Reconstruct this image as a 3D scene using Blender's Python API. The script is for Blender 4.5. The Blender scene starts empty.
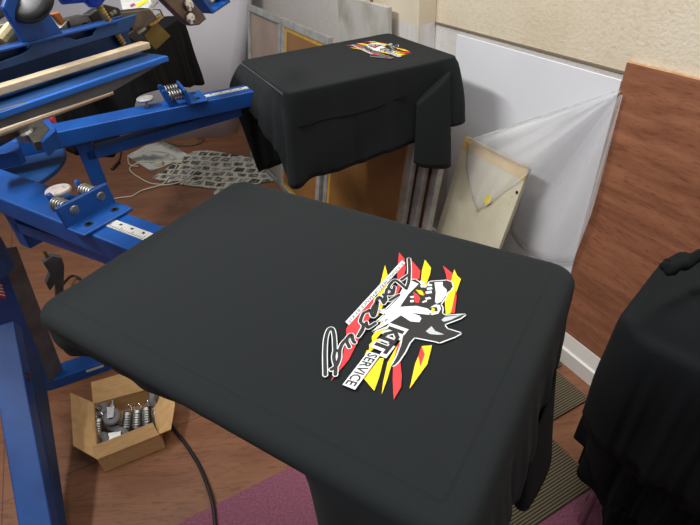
import bpy, bmesh, math, random
import numpy as np
from mathutils import Vector, Matrix, noise
random.seed(4)
sc = bpy.context.scene
COL = sc.collection
PI = math.pi

# ------------------------------------------------------------------ camera
F, PITCH, ROLL, H = 499.69, 0.63965, -0.070575, 1.4
cp, sp = math.cos(PITCH), math.sin(PITCH)
fw = np.array([0, cp, -sp]); rt0 = np.array([1., 0, 0]); up0 = np.array([0, sp, cp])
c_, s_ = math.cos(ROLL), math.sin(ROLL)
RT, UP = c_*rt0+s_*up0, -s_*rt0+c_*up0
EYE = np.array([0, 0, H])
def ray(x, y): return (x-350)/F*RT-(y-262.5)/F*UP+fw
def U(x, y, z=0.0):                       # survey: where a sight line meets the level z
    d = ray(x, y); return EYE+d*((z-H)/d[2])
def PL(x, y, p0, n):                      # survey: where a sight line meets a plane
    d = ray(x, y); n = np.array(n, float); return EYE+d*((np.array(p0, float)-EYE)@n)/(d@n)
cam = bpy.data.cameras.new('camera'); cam.sensor_width = 36; cam.lens = 36*F/700
cam.clip_start = .02
co = bpy.data.objects.new('camera', cam); COL.objects.link(co)
m = Matrix(((RT[0], UP[0], -fw[0], 0), (RT[1], UP[1], -fw[1], 0), (RT[2], UP[2], -fw[2], H), (0, 0, 0, 1)))
co.matrix_world = m
sc.camera = co

# ------------------------------------------------------------------ materials
def lin(c): return tuple((v/255/12.92) if v/255 <= .04045 else ((v/255+.055)/1.055)**2.4 for v in c)
MATS = {}
def mat(name, rgb, rough=.5, metal=0, rgb2=None, scale=20, stretch=None, bump=0, bscale=200, sheen=0, spec=.5, alpha=1, detail=4, lo=.35, hi=.65, coat=0, bdist=.001, rot=None, distort=0):
    if name in MATS: return MATS[name]
    M = bpy.data.materials.new(name); M.use_nodes = True
    nt = M.node_tree; b = nt.nodes['Principled BSDF']; L = nt.links.new
    b.inputs['Base Color'].default_value = (*lin(rgb), 1)
    b.inputs['Roughness'].default_value = rough; b.inputs['Metallic'].default_value = metal
    b.inputs['Specular IOR Level'].default_value = spec
    b.inputs['Coat Weight'].default_value = coat
    if sheen:
        b.inputs['Sheen Weight'].default_value = sheen; b.inputs['Sheen Roughness'].default_value = .6
    b.inputs['Alpha'].default_value = alpha
    tc = nt.nodes.new('ShaderNodeTexCoord'); mp = nt.nodes.new('ShaderNodeMapping')
    L(tc.outputs['Object'], mp.inputs['Vector'])
    if stretch: mp.inputs['Scale'].default_value = stretch
    if rot: mp.inputs['Rotation'].default_value = rot
    if rgb2:
        n = nt.nodes.new('ShaderNodeTexNoise'); n.inputs['Scale'].default_value = scale; n.inputs['Detail'].default_value = detail
        n.inputs['Distortion'].default_value = distort
        r = nt.nodes.new('ShaderNodeValToRGB'); r.color_ramp.elements[0].position = lo; r.color_ramp.elements[1].position = hi
        r.color_ramp.elements[0].color = (*lin(rgb), 1); r.color_ramp.elements[1].color = (*lin(rgb2), 1)
        L(mp.outputs[0], n.inputs['Vector']); L(n.outputs['Fac'], r.inputs[0]); L(r.outputs[0], b.inputs['Base Color'])
    if bump:
        n2 = nt.nodes.new('ShaderNodeTexNoise'); n2.inputs['Scale'].default_value = bscale; n2.inputs['Detail'].default_value = 3
        bp = nt.nodes.new('ShaderNodeBump'); bp.inputs['Strength'].default_value = bump; bp.inputs['Distance'].default_value = bdist
        L(mp.outputs[0], n2.inputs['Vector']); L(n2.outputs['Fac'], bp.inputs['Height']); L(bp.outputs[0], b.inputs['Normal'])
    MATS[name] = M; return M
def node_mat(M):
    nt = M.node_tree; return nt, nt.nodes['Principled BSDF'], nt.links.new

BLUE = mat('blue_enamel', (5, 66, 138), .42, 0, (8, 76, 154), 14, bump=.15, bscale=300, bdist=.0005)
BLUED = mat('shaded_blue_enamel', (8, 50, 96), .5, 0, (12, 62, 116), 9, bump=.2, bscale=200)  # same blue paint, with shade put into a darker colour
CLOTH = mat('black_cotton', (25, 29, 31), .9, 0, (29, 33, 35), 900, bump=.25, bscale=1500, sheen=.02, spec=.2, bdist=.0004)
CLOTH2 = mat('deep_black_cotton', (16, 18, 20), .92, 0, (19, 21, 23), 900, bump=.25, bscale=1500, sheen=.01, spec=.12, bdist=.0004)
STEEL = mat('zinc_steel', (176, 176, 172), .42, 1, (140, 140, 138), 40, bump=.1)
CHROME = mat('chrome', (220, 220, 222), .12, 1)
DARKST = mat('dark_steel', (90, 84, 80), .35, 1, (120, 112, 104), 30, bump=.1)
BRASS = mat('brass_thread', (190, 160, 100), .35, 1, (140, 110, 66), 60)
RUBBER = mat('grey_rubber', (112, 110, 114), .6, 0, (128, 126, 130), 30)
BLACKP = mat('black_plastic', (24, 24, 26), .45)
CREAMP = mat('cream_wood_strip', (206, 188, 160), .6, 0, (190, 170, 140), 60, stretch=(1, 1, 6), bump=.1)
GREYP = mat('grey_painted_steel', (74, 74, 80), .5, 0, (92, 92, 98), 20)
WHITEP = mat('white_plastic', (225, 225, 220), .4)
CARD = mat('cardboard', (204, 164, 112), .8, 0, (190, 148, 98), 25, stretch=(1, 1, 8), bump=.1)
CARDIN = mat('cardboard_inside', (160, 124, 82), .85, 0, (146, 110, 70), 25)
ALU = mat('worn_aluminium', (186, 186, 182), .45, .35, (160, 160, 156), 22, bump=.15)
YTAPE = mat('yellow_tape', (214, 170, 60), .45, 0, (190, 146, 44), 40)
TTAPE = mat('tan_tape', (196, 150, 92), .5, 0, (170, 126, 70), 40)
CRMTAPE = mat('masking_tape', (222, 190, 110), .5, 0, (206, 170, 88), 30)
MESH1 = mat('pinkish_screen_mesh', (156, 136, 124), .6, 0, (170, 150, 138), 6)
MESH2 = mat('brown_screen_mesh', (136, 96, 50), .4, 0, (150, 106, 58), 5, spec=.4)
IVORY = mat('ivory_board', (206, 200, 176), .55, 0, (196, 190, 164), 12, bump=.06)
WBOARD = mat('white_sheet', (232, 234, 238), .35, 0, (226, 228, 234), 3)
LABEL = mat('scale_white', (200, 200, 196), .5)
INK = mat('ink_black', (22, 24, 25), .6)
PW = mat('print_white', (226, 230, 232), .6)
PYL = mat('print_yellow', (250, 212, 10), .6)
PR = mat('print_red', (222, 48, 54), .6)
PG = mat('print_grey', (186, 192, 196), .6)
REDP = mat('red_paint', (200, 30, 36), .4)
CORDW = mat('white_cord', (206, 198, 178), .5)
CORDB = mat('black_cord', (22, 20, 20), .5)
ORANGE = mat('orange_plastic', (190, 110, 40), .4)
LIDW = mat('soiled_white', (210, 200, 194), .4, 0, (150, 120, 110), 60, lo=.55, hi=.75)

# ------------------------------------------------------------------ mesh builder
class MB:
    def __init__(s): s.v = []; s.f = []; s.m = []
    def add(s, vs, fs, mi=0):
        b = len(s.v); s.v += [tuple(float(c) for c in v) for v in vs]; s.f += [tuple(b+i for i in f) for f in fs]; s.m += [mi]*len(fs); return s
    def hexa(s, b4, t4, mi=0):
        return s.add(list(b4)+list(t4), [(3, 2, 1, 0), (4, 5, 6, 7), (0, 1, 5, 4), (1, 2, 6, 5), (2, 3, 7, 6), (3, 0, 4, 7)], mi)
    def box(s, o, ex, ey, ez, mi=0):      # corner + three edge vectors
        o, ex, ey, ez = map(lambda a: np.array(a, float), (o, ex, ey, ez))
        return s.hexa([o, o+ex, o+ex+ey, o+ey], [o+ez, o+ex+ez, o+ex+ey+ez, o+ey+ez], mi)
    def prism(s, poly, off, mi=0):
        n = len(poly); p = [np.array(a, float) for a in poly]; q = [a+np.array(off, float) for a in p]
        return s.add(p+q, [tuple(range(n))[::-1], tuple(range(n, 2*n))]+[(i, (i+1) % n, n+(i+1) % n, n+i) for i in range(n)], mi)
    def tube(s, pts, r, seg=10, closed=False, mi=0, cap=True):
        pts = [np.array(p, float) for p in pts]; n = len(pts)
        rs = r if hasattr(r, '__len__') else [r]*n
        vs = []; prev = None
        for i, p in enumerate(pts):
            a = pts[(i-1) % n] if (closed or i > 0) else p; b = pts[(i+1) % n] if (closed or i < n-1) else p
            t = b-a; t = t/(np.linalg.norm(t)+1e-12)
            if prev is None:
                h = np.array([0, 0, 1.]) if abs(t[2]) < .9 else np.array([1., 0, 0]); u = np.cross(t, h)
            else: u = prev-t*(prev@t)
            u /= np.linalg.norm(u)+1e-12; prev = u; w = np.cross(t, u)
            for k in range(seg):
                an = 2*PI*k/seg; vs.append(p+rs[i]*(math.cos(an)*u+math.sin(an)*w))
        fs = []
        for i in range(n if closed else n-1):
            j = (i+1) % n
            for k in range(seg): fs.append((i*seg+k, i*seg+(k+1) % seg, j*seg+(k+1) % seg, j*seg+k))
        if cap and not closed: fs += [tuple(range(seg))[::-1], tuple((n-1)*seg+k for k in range(seg))]
        return s.add(vs, fs, mi)
    def lathe(s, c, axis, prof, seg=24, mi=0):   # prof: (radius, height) along axis
        c = np.array(c, float); a = np.array(axis, float); a /= np.linalg.norm(a)
        h = np.array([0, 0, 1.]) if abs(a[2]) < .9 else np.array([1., 0, 0]); u = np.cross(a, h); u /= np.linalg.norm(u); w = np.cross(a, u)
        vs = [c+a*z+r*(math.cos(2*PI*k/seg)*u+math.sin(2*PI*k/seg)*w) for r, z in prof for k in range(seg)]
        fs = [(i*seg+k, i*seg+(k+1) % seg, (i+1)*seg+(k+1) % seg, (i+1)*seg+k) for i in range(len(prof)-1) for k in range(seg)]
        fs += [tuple(range(seg))[::-1], tuple((len(prof)-1)*seg+k for k in range(seg))]
        return s.add(vs, fs, mi)
    def build(s, name, M, parent=None, bevel=0, smooth=False, solid=0, solid_off=-1, sub=0, bseg=2):
        me = bpy.data.meshes.new(name)
        o = bpy.data.objects.new(name, me)
        org = np.array([0., 0, 0])
        if parent is not None:
            p = parent
            while p is not None: org += np.array(p.location); p = p.parent
        me.from_pydata([tuple(np.array(v)-org) for v in s.v], [], s.f)
        for mm in (M if isinstance(M, (list, tuple)) else [M]): me.materials.append(mm)
        for p_, mi in zip(me.polygons, s.m): p_.material_index = mi; p_.use_smooth = smooth
        bm = bmesh.new(); bm.from_mesh(me); bmesh.ops.recalc_face_normals(bm, faces=bm.faces); bm.to_mesh(me); bm.free()
        COL.objects.link(o)
        if parent is not None: o.parent = parent
        if solid:
            md = o.modifiers.new('solid', 'SOLIDIFY'); md.thickness = solid; md.offset = solid_off
        if bevel:
            md = o.modifiers.new('bevel', 'BEVEL'); md.width = bevel; md.segments = bseg; md.limit_method = 'ANGLE'; md.angle_limit = math.radians(35)
            if not smooth:
                for p_ in me.polygons: p_.use_smooth = True
                w = o.modifiers.new('wn', 'WEIGHTED_NORMAL'); w.keep_sharp = False
        if sub:
            md = o.modifiers.new('sub', 'SUBSURF'); md.levels = md.render_levels = sub
        return o
def empty(name, loc): 
    o = bpy.data.objects.new(name, None); COL.objects.link(o); o.location = tuple(float(v) for v in loc); o.empty_display_size = .05; return o
def tag(o, label, cat, group=None, kind=None):
    o['label'] = label; o['category'] = cat
    if group: o['group'] = group
    if kind: o['kind'] = kind
    return o
def structure(o, label=None):
    o['kind'] = 'structure'
    if label: o['label'] = label
    return o
def A(*v): return np.array(v, float)
Z3 = A(0, 0, 1)

# ------------------------------------------------------------------ room axes
W3 = A(.43585994, -.90001451, 0); N3 = A(.90001451, .43585994, 0); BW = U(555, 357)
def WP(s, off, z): return BW+W3*s+N3*off+Z3*z    # wall coordinates: along, towards wall, up

# floor: brown wood-print sheet with seams
fm = mat('floor_sheet', (122, 78, 52), .5, 0, (142, 97, 68), 3.5, stretch=(1, 5, 1), detail=8, lo=.3, hi=.72, bump=.1, bscale=60, rot=(0, 0, .45), distort=.6)
nt, b, L = node_mat(fm)
ramp = [n for n in nt.nodes if n.type == 'VALTORGB'][0]
br = nt.nodes.new('ShaderNodeTexBrick'); br.inputs['Scale'].default_value = 1; br.inputs['Brick Width'].default_value = 1.8; br.inputs['Row Height'].default_value = .9
br.inputs['Mortar Size'].default_value = .0018; br.inputs['Color1'].default_value = br.inputs['Color2'].default_value = (1, 1, 1, 1); br.inputs['Mortar'].default_value = (.5, .42, .36, 1)
mp2 = nt.nodes.new('ShaderNodeMapping'); mp2.inputs['Rotation'].default_value = (0, 0, 1.12); mp2.inputs['Location'].default_value = (.3, .62, 0)
tc = [n for n in nt.nodes if n.type == 'TEX_COORD'][0]
L(tc.outputs['Object'], mp2.inputs['Vector']); L(mp2.outputs[0], br.inputs['Vector'])
n3 = nt.nodes.new('ShaderNodeTexNoise'); n3.inputs['Scale'].default_value = 14; n3.inputs['Detail'].default_value = 6; n3.inputs['Distortion'].default_value = 1.5
mp3 = nt.nodes.new('ShaderNodeMapping'); mp3.inputs['Scale'].default_value = (1, 7, 1); mp3.inputs['Rotation'].default_value = (0, 0, .45)
L(tc.outputs['Object'], mp3.inputs['Vector']); L(mp3.outputs[0], n3.inputs['Vector'])
r3 = nt.nodes.new('ShaderNodeValToRGB'); r3.color_ramp.elements[0].position = .33; r3.color_ramp.elements[1].position = .5
r3.color_ramp.elements[0].color = (.72, .66, .62, 1); r3.color_ramp.elements[1].color = (1, 1, 1, 1); L(n3.outputs['Fac'], r3.inputs[0])
mx = nt.nodes.new('ShaderNodeMix'); mx.data_type = 'RGBA'; mx.blend_type = 'MULTIPLY'; mx.inputs['Factor'].default_value = 1
mx2 = nt.nodes.new('ShaderNodeMix'); mx2.data_type = 'RGBA'; mx2.blend_type = 'MULTIPLY'; mx2.inputs['Factor'].default_value = 1
L(ramp.outputs[0], mx.inputs[6]); L(br.outputs['Color'], mx.inputs[7]); L(mx.outputs[2], mx2.inputs[6]); L(r3.outputs[0], mx2.inputs[7]); L(mx2.outputs[2], b.inputs['Base Color'])
structure(MB().box((-4, -2, -.05), (7, 0, 0), (0, 8, 0), (0, 0, .05)).build('floor', fm))

# wall: cream rough plaster over a pale grey painted dado
plaster = mat('cream_plaster', (222, 211, 190), .9, 0, (210, 197, 172), 3, bump=.5, bscale=120, detail=8, bdist=.003)
dado = mat('grey_dado_paint', (186, 184, 188), .7, 0, (170, 168, 172), 6, bump=.3, bscale=60, bdist=.002, detail=8)
def wallmat(name, za):
    M = plaster.copy(); M.name = name; nt, b, L = node_mat(M)
    g = nt.nodes.new('ShaderNodeNewGeometry'); sx = nt.nodes.new('ShaderNodeSeparateXYZ'); L(g.outputs['Position'], sx.inputs[0])
    gt = nt.nodes.new('ShaderNodeMath'); gt.operation = 'GREATER_THAN'; gt.inputs[1].default_value = za; L(sx.outputs['Z'], gt.inputs[0])
    ramp = [n for n in nt.nodes if n.type == 'VALTORGB'][0]
    n = nt.nodes.new('ShaderNodeTexNoise'); n.inputs['Scale'].default_value = 4; n.inputs['Detail'].default_value = 9
    r = nt.nodes.new('ShaderNodeValToRGB'); r.color_ramp.elements[0].position = .3; r.color_ramp.elements[1].position = .62
    r.color_ramp.elements[0].color = (*lin((202, 196, 186)), 1); r.color_ramp.elements[1].color = (*lin((222, 220, 222)), 1); L(n.outputs['Fac'], r.inputs[0])
    mx = nt.nodes.new('ShaderNodeMix'); mx.data_type = 'RGBA'; L(gt.outputs[0], mx.inputs['Factor']); L(r.outputs[0], mx.inputs[6]); L(ramp.outputs[0], mx.inputs[7])
    # speckled grime patches in the plaster
    n2 = nt.nodes.new('ShaderNodeTexNoise'); n2.inputs['Scale'].default_value = 260; n2.inputs['Detail'].default_value = 2
    r2 = nt.nodes.new('ShaderNodeValToRGB'); r2.color_ramp.elements[0].position = .3; r2.color_ramp.elements[1].position = .5
    r2.color_ramp.elements[0].color = (.92, .9, .86, 1); r2.color_ramp.elements[1].color = (1, 1, 1, 1); L(n2.outputs['Fac'], r2.inputs[0])
    m2 = nt.nodes.new('ShaderNodeMix'); m2.data_type = 'RGBA'; m2.blend_type = 'MULTIPLY'; m2.inputs['Factor'].default_value = 1
    L(mx.outputs[2], m2.inputs[6]); L(r2.outputs[0], m2.inputs[7]); L(m2.outputs[2], b.inputs['Base Color'])
    return M
WALLM = wallmat('wall_paint_two_tone', .992)
wt = .03
structure(MB().box(WP(-4.2, wt, 0), W3*6.2, N3*.12, Z3*2.6).build('wall_right', WALLM))
structure(MB().box(WP(-1.165, -.05, 0), W3*.3235, N3*(.05+wt), Z3*2.6).build('wall_pillar', WALLM, bevel=.004))
# thin dark ledge line where the plaster steps over the dado
ledge = mat('ledge_brown', (120, 108, 90), .8)
structure(MB().box(WP(-.84, wt-.006, .988), W3*2.4, N3*.006, Z3*.006).build('trim_1', ledge))
# skirting with a sloping cap
sk = MB()
prof = [(0, 0), (0, .062), (.008, .066), (.016, .12), (.03, .12), (.03, 0)]
sk.prism([WP(-.86, o, z) for o, z in prof], W3*2.2)
structure(sk.build('baseboard_right', mat('white_gloss_paint', (232, 228, 222), .35), bevel=.001), 'white skirting with a sloping cap')
# rusty pipe on the pillar's left
structure(MB().tube([WP(-1.2, -.035, .2), WP(-1.2, -.035, 2.4)], .007, 8).build('trim_2', mat('rusty_pipe', (110, 60, 30), .8, 0, (150, 120, 90), 30)))

# ------------------------------------------------------------------ boards against the wall
ply = mat('plywood_face', (168, 112, 82), .55, 0, (128, 80, 56), 4, stretch=(1, 1, 7), detail=10, lo=.3, hi=.7, bump=.12, bscale=50, distort=.8, rot=(0, .0, 0))
nt, b, L = node_mat(ply)
n3 = nt.nodes.new('ShaderNodeTexNoise'); n3.inputs['Scale'].default_value = 60; n3.inputs['Detail'].default_value = 5
mp3 = nt.nodes.new('ShaderNodeMapping'); mp3.inputs['Scale'].default_value = (.6, .6, 4.5); tc = [n for n in nt.nodes if n.type == 'TEX_COORD'][0]
L(tc.outputs['Object'], mp3.inputs['Vector']); L(mp3.outputs[0], n3.inputs['Vector'])
r3 = nt.nodes.new('ShaderNodeValToRGB'); r3.color_ramp.elements[0].position = .32; r3.color_ramp.elements[1].position = .46
r3.color_ramp.elements[0].color = (.7, .6, .55, 1); r3.color_ramp.elements[1].color = (1, 1, 1, 1); L(n3.outputs['Fac'], r3.inputs[0])
mx = nt.nodes.new('ShaderNodeMix'); mx.data_type = 'RGBA'; mx.blend_type = 'MULTIPLY'; mx.inputs['Factor'].default_value = 1
L([n for n in nt.nodes if n.type == 'VALTORGB'][0].outputs[0], mx.inputs[6]); L(r3.outputs[0], mx.inputs[7]); L(mx.outputs[2], b.inputs['Base Color'])
plyedge = mat('plywood_edge', (196, 150, 104), .7, 0, (170, 124, 80), 80)
pb = MB().box(WP(-.035, .017, .1202), W3*1.1, N3*.012, Z3*.9)
o = pb.build('plywood_board', [ply, plyedge], bevel=.001)
for p in o.data.polygons:
    nn = p.normal
    if abs(nn.z) > .5 or abs(nn.dot(Vector(W3))) > .5: p.material_index = 1
tag(o, 'tall reddish-brown plywood board standing on the white skirting at right', 'board')

o = MB().box(WP(-.70, .016, .1202), W3*.664, N3*.006, Z3*.855).build('white_sheet', WBOARD, bevel=.001)
tag(o, 'large glossy white sheet standing against the wall left of the brown plywood', 'board')
# old whitewashed board leaning left of the pillar
oldm = mat('whitewashed_board', (188, 186, 180), .85, 0, (158, 152, 142), 9, detail=10, bump=.4, bscale=40, bdist=.002, lo=.42, hi=.7)
o = MB().box(WP(-1.385, -.10, 0), W3*.417, N3*.018, Z3*1.042).build('whitewashed_board', oldm, bevel=.002)
tag(o, 'old chipped whitewashed board standing behind the silver screen frames, left of the pillar', 'board')

# ivory panel leaning under the plastic film
def lean(px, off, tilt_top, ztop):
    pass
tl, tr_ = PL(465, 137, WP(0, -.06, 0), N3), PL(529, 168, WP(0, -.06, 0), N3)
ztop = (tl[2]+tr_[2])/2
s0, s1 = (tl-BW)@W3, (tr_-BW)@W3
base = empty('ivory_panel', WP((s0+s1)/2, -.26, 0))
botL, botR = WP(s0-.0, -.255, 0), WP(s1-.0, -.255, 0)
topL, topR = WP(s0, -.06, ztop), WP(s1, -.06, ztop)
upv = topL-botL; nrm = np.cross(W3, upv); nrm /= np.linalg.norm(nrm)
if nrm@N3 > 0: nrm = -nrm
pn = MB().box(botL, botR-botL, upv, -nrm*.014).build('panel', IVORY, base, bevel=.001)
un = upv/np.linalg.norm(upv)
MB().box(topL-un*.040+nrm*.001, topR-topL, un*.042, -nrm*.002).build('tape_strip', CRMTAPE, base)
t0 = PL(484, 205, botL+nrm*.003, nrm)
MB().prism([PL(x, y, botL+nrm*.004, nrm) for x, y in [(484, 201), (488, 195), (492.5, 197), (491, 203), (486.5, 206)]], nrm*.002).build('tape_scrap', mat('bright_yellow_tape', (226, 206, 40), .5), base)
c0 = PL(517, 192.5, botL, nrm)
MB().lathe(c0+nrm*.0005, nrm, [(.0055, 0), (.0055, .0006)], 16).build('hole', INK, base)
for x, y, a_ in [(512, 197, 1.4), (509, 204, 1.1), (505, 211, .8), (500, 220, .8), (508, 209, .5), (457, 190, .7), (495, 220, .5), (503, 222, .6), (484, 216, .4)]:
    MB().lathe(PL(x, y, botL+nrm*.0003, nrm), nrm, [(.0013*a_, 0), (.0013*a_, .0004)], 7).build('paint_fleck', INK, base)
tag(base, 'ivory panel with a yellow tape strip along its top, leaning under the clear film', 'board')

# clear plastic film pinned behind the plywood and draped over the ivory panel
fmM = bpy.data.materials.new('clear_film'); fmM.use_nodes = True
nt, b, L = node_mat(fmM); b.inputs['Base Color'].default_value = (.82, .83, .84, 1); b.inputs['Roughness'].default_value = .22
tr = nt.nodes.new('ShaderNodeBsdfTransparent'); ms = nt.nodes.new('ShaderNodeMixShader'); lw = nt.nodes.new('ShaderNodeLayerWeight'); lw.inputs['Blend'].default_value = .35
mr = nt.nodes.new('ShaderNodeMapRange'); mr.inputs[3].default_value = .09; mr.inputs[4].default_value = .6
L(lw.outputs['Facing'], mr.inputs[0]); L(mr.outputs[0], ms.inputs[0]); L(tr.outputs[0], ms.inputs[1]); L(b.outputs[0], ms.inputs[2]); L(ms.outputs[0], nt.nodes['Material Output'].inputs[0])
apex = PL(625, 88, WP(0, .01, 0), N3)
fan = []
tops = [(606, 165), (592, 215), (574, 262), (545, 262), (520, 246), (511, 232), (531, 168), (519, 164), (500, 155), (484, 147), (467, 140), (488, 134), (500, 130), (540, 118), (566, 109)]
def film_pt(x, y, k):
    if y > 170 or x > 545: return PL(x, y, WP(0, .006-.01*(k % 2), 0), N3)
    if (x, y) in ((488, 134), (500, 130)): return PL(x, y, WP(0, -.045, 0), N3)
    return PL(x, y, botL+nrm*(.006+.005*(k % 2)), nrm)
fb = MB(); R_, NS = 14, 0
cols = []
dense = []
for i in range(len(tops)-1):
    a, b2 = tops[i], tops[i+1]
    for q in range(4): dense.append((film_pt(*a, i)*(1-q/4)+film_pt(*b2, i+1)*(q/4)))
dense.append(film_pt(*tops[-1], len(tops)-1))
nd = len(dense); vs = []
for i, e in enumerate(dense):
    for j in range(R_+1):
        t = .03+.97*j/R_
        p = apex*(1-t)+e*t
        wv = math.sin(i*1.25)+.6*math.sin(i*2.7+1)
        p = p-N3*(.0055*wv*math.sin(PI*min(1, t*1.0))**.7*t+.004*t+.002)
        vs.append(p)
fb.add(vs, [(i*(R_+1)+j, i*(R_+1)+j+1, (i+1)*(R_+1)+j+1, (i+1)*(R_+1)+j) for i in range(nd-1) for j in range(R_)])
# flap hanging over the face of the panel
flap_top = [(467, 140), (484, 147), (500, 155), (519, 164), (531, 168)]
flap_bot = [(466, 168), (472, 197), (477, 212), (490, 203), (527, 175)]
vs = []; nu = 12; nv = 8
def interp(pl, t):
    t *= len(pl)-1; i = min(int(t), len(pl)-2); f = t-i; return (pl[i][0]*(1-f)+pl[i+1][0]*f, pl[i][1]*(1-f)+pl[i+1][1]*f)
for i in range(nu+1):
    a = interp(flap_top, i/nu); b2 = interp(flap_bot, i/nu)
    for j in range(nv+1):
        t = j/nv; x, y = a[0]*(1-t)+b2[0]*t, a[1]*(1-t)+b2[1]*t
        vs.append(PL(x, y, botL+nrm*(.007+.006*math.sin(i*1.9+j*.5)*t), nrm))
fb.add(vs, [(i*(nv+1)+j, i*(nv+1)+j+1, (i+1)*(nv+1)+j+1, (i+1)*(nv+1)+j) for i in range(nu) for j in range(nv)])
o = fb.build('plastic_film', fmM, smooth=True, solid=.0006)
tag(o, 'clear creased plastic film stretched from the plywood edge over the ivory panel', 'plastic film')

# ------------------------------------------------------------------ screen frames leaning on the wall
TILT = math.atan(.15/.9); UPL = Z3*math.cos(TILT)+N3*math.sin(TILT); NL = -(N3*math.cos(TILT)-Z3*math.sin(TILT))
def screen_frame(s0, s1, depth, length, bar, mesh_m, tape_m, label, inner_tape=None, tape_w=.018, z0=0):
    o0 = WP(s0, -.35+depth, z0); w = s1-s0
    root = empty('printing_screen', o0+W3*w/2)
    def P(a, b, c=0): return o0+W3*a+UPL*b+NL*c
    th = .026
    for (a, b_, da, db) in ((0, 0, w, bar), (0, length-bar, w, bar), (0, bar, bar, length-2*bar), (w-bar, bar, bar, length-2*bar)):
        MB().box(P(a, b_, -th/2), W3*da, UPL*db, NL*th).build('frame_bar', ALU, root, bevel=.003)
    MB().box(P(bar, bar, .002), W3*(w-2*bar), UPL*(length-2*bar), NL*.0015).build('mesh_panel', mesh_m, root)
    if tape_m:
        for (a, b_, da, db) in ((bar, bar, w-2*bar, tape_w), (bar, length-bar-tape_w, w-2*bar, tape_w), (bar, bar+tape_w, tape_w, length-2*bar-2*tape_w), (w-bar-tape_w, bar+tape_w, tape_w, length-2*bar-2*tape_w)):
            m_ = tape_m if not (inner_tape and a > w/2) else inner_tape
            MB().box(P(a, b_, .0036), W3*da, UPL*db, NL*.0012).build('tape_border', m_, root)
    return root
LEN = .905/math.cos(TILT)
GT = mat('greenish_residue', (128, 134, 116), .6, 0, (110, 116, 100), 40)
g = 'silver screen frames leaning on the wall'
tag(screen_frame(-2.33, -1.815, 0, LEN, .032, MESH1, GT, 'x', tape_w=.012), 'silver screen frame with pale pinkish mesh, leftmost of those leaning on the wall', 'screen frame', g)
tag(screen_frame(-1.80, -1.27, 0, LEN, .036, MESH2, YTAPE, 'x', TTAPE), 'silver screen frame with brown mesh and yellow tape, second from left on the wall', 'screen frame', g)
tag(screen_frame(-1.225, -.560, .0, .755, .034, MESH2, YTAPE, 'x', TTAPE), 'wide brown-mesh screen frame with a yellow-taped left edge, front right of the leaning stack', 'screen frame', g)
tag(screen_frame(-1.19, -.525, .032, .755, .034, MESH2, None, 'x'), 'silver screen frame leaning directly behind the wide brown-mesh one', 'screen frame', g)
tag(screen_frame(-1.14, -.485, .064, .755, .034, MESH2, None, 'x'), 'rearmost silver screen frame of the right-hand leaning stack', 'screen frame', g)

# white panel behind the press
wpan = MB()
prof = [(-2.6, 3.56), (-1.0, 3.56), (-.87, 3.563), (-.83, 3.572), (-.805, 3.60), (-.80, 3.64)]
vs = [(x+(.31*z if x > -1.5 else 0), y, z) for x, y in prof for z in (0.001, 1.12)]
wpan.add(vs, [(2*i, 2*i+2, 2*i+3, 2*i+1) for i in range(len(prof)-1)])
o = wpan.build('partition_sheet', mat('pale_partition', (206, 204, 210), .6, 0, (198, 196, 204), 2), smooth=True, solid=.02)
tag(o, 'tall plain white panel standing on the floor behind the press', 'partition')

# ------------------------------------------------------------------ mats and rug
def slab(name, pts, z0, th, M, bevel=.001):
    return MB().prism([(*p[:2], z0) for p in pts], (0, 0, th)).build(name, M, bevel=bevel)
rugm = mat('magenta_rug_pile', (122, 66, 86), .95, 0, (150, 94, 114), 160, bump=.9, bscale=260, bdist=.004, lo=.3, hi=.7)
rib = mat('ribbed_mat', (96, 90, 72), .9, bump=0)
nt, b, L = node_mat(rib)
tc = [n for n in nt.nodes if n.type == 'TEX_COORD'][0]; mp = [n for n in nt.nodes if n.type == 'MAPPING'][0]
ribdir = U(470, 495)-U(565, 480); ang = math.atan2(.436, .9)
mp.inputs['Rotation'].default_value = (0, 0, 0)
wv = nt.nodes.new('ShaderNodeTexWave'); wv.bands_direction = 'X'; wv.inputs['Scale'].default_value = 40; wv.inputs['Distortion'].default_value = .3
mp.vector_type = 'TEXTURE'; mp.inputs['Rotation'].default_value = (0, 0, ang+PI/2)
L(mp.outputs[0], wv.inputs['Vector'])
rr = nt.nodes.new('ShaderNodeValToRGB'); rr.color_ramp.elements[0].color = (*lin((50, 45, 36)), 1); rr.color_ramp.elements[1].color = (*lin((116, 105, 80)), 1)
rr.color_ramp.elements[0].position = .3; rr.color_ramp.elements[1].position = .6
bp = nt.nodes.new('ShaderNodeBump'); bp.inputs['Strength'].default_value = .8; bp.inputs['Distance'].default_value = .004
L(wv.outputs['Fac'], rr.inputs[0]); L(rr.outputs[0], b.inputs['Base Color']); L(wv.outputs['Fac'], bp.inputs['Height']); L(bp.outputs[0], b.inputs['Normal'])
def NW(n, w): return N3*n+W3*w
def rect(n0, n1, w0, w1): return [NW(n0, w0), NW(n1, w0), NW(n1, w1), NW(n0, w1)]
tag(slab('rug', rect(-1.0, .90, -.869, .5), .0005, .006, rugm), 'magenta short-pile rug on the floor under the big black-covered board', 'rug')
tag(slab('ribbed_mat', rect(.28, .912, -.583, -.376), .0067, .005, rib), 'olive-grey ribbed mat lying on the magenta rug, nearest the viewer', 'mat', 'ribbed mats by the skirting')
tag(slab('ribbed_mat', rect(.62, 1.126, -.735, -.592), .0067, .005, rib), 'middle ribbed mat, under the front of the brown plywood, off the rug corner', 'mat', 'ribbed mats by the skirting')
tag(slab('ribbed_mat', rect(.80, 1.167, -1.0, -.742), .0067, .005, rib), 'ribbed mat touching the white skirting, mostly hidden by the black-covered board', 'mat', 'ribbed mats by the skirting')

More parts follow.
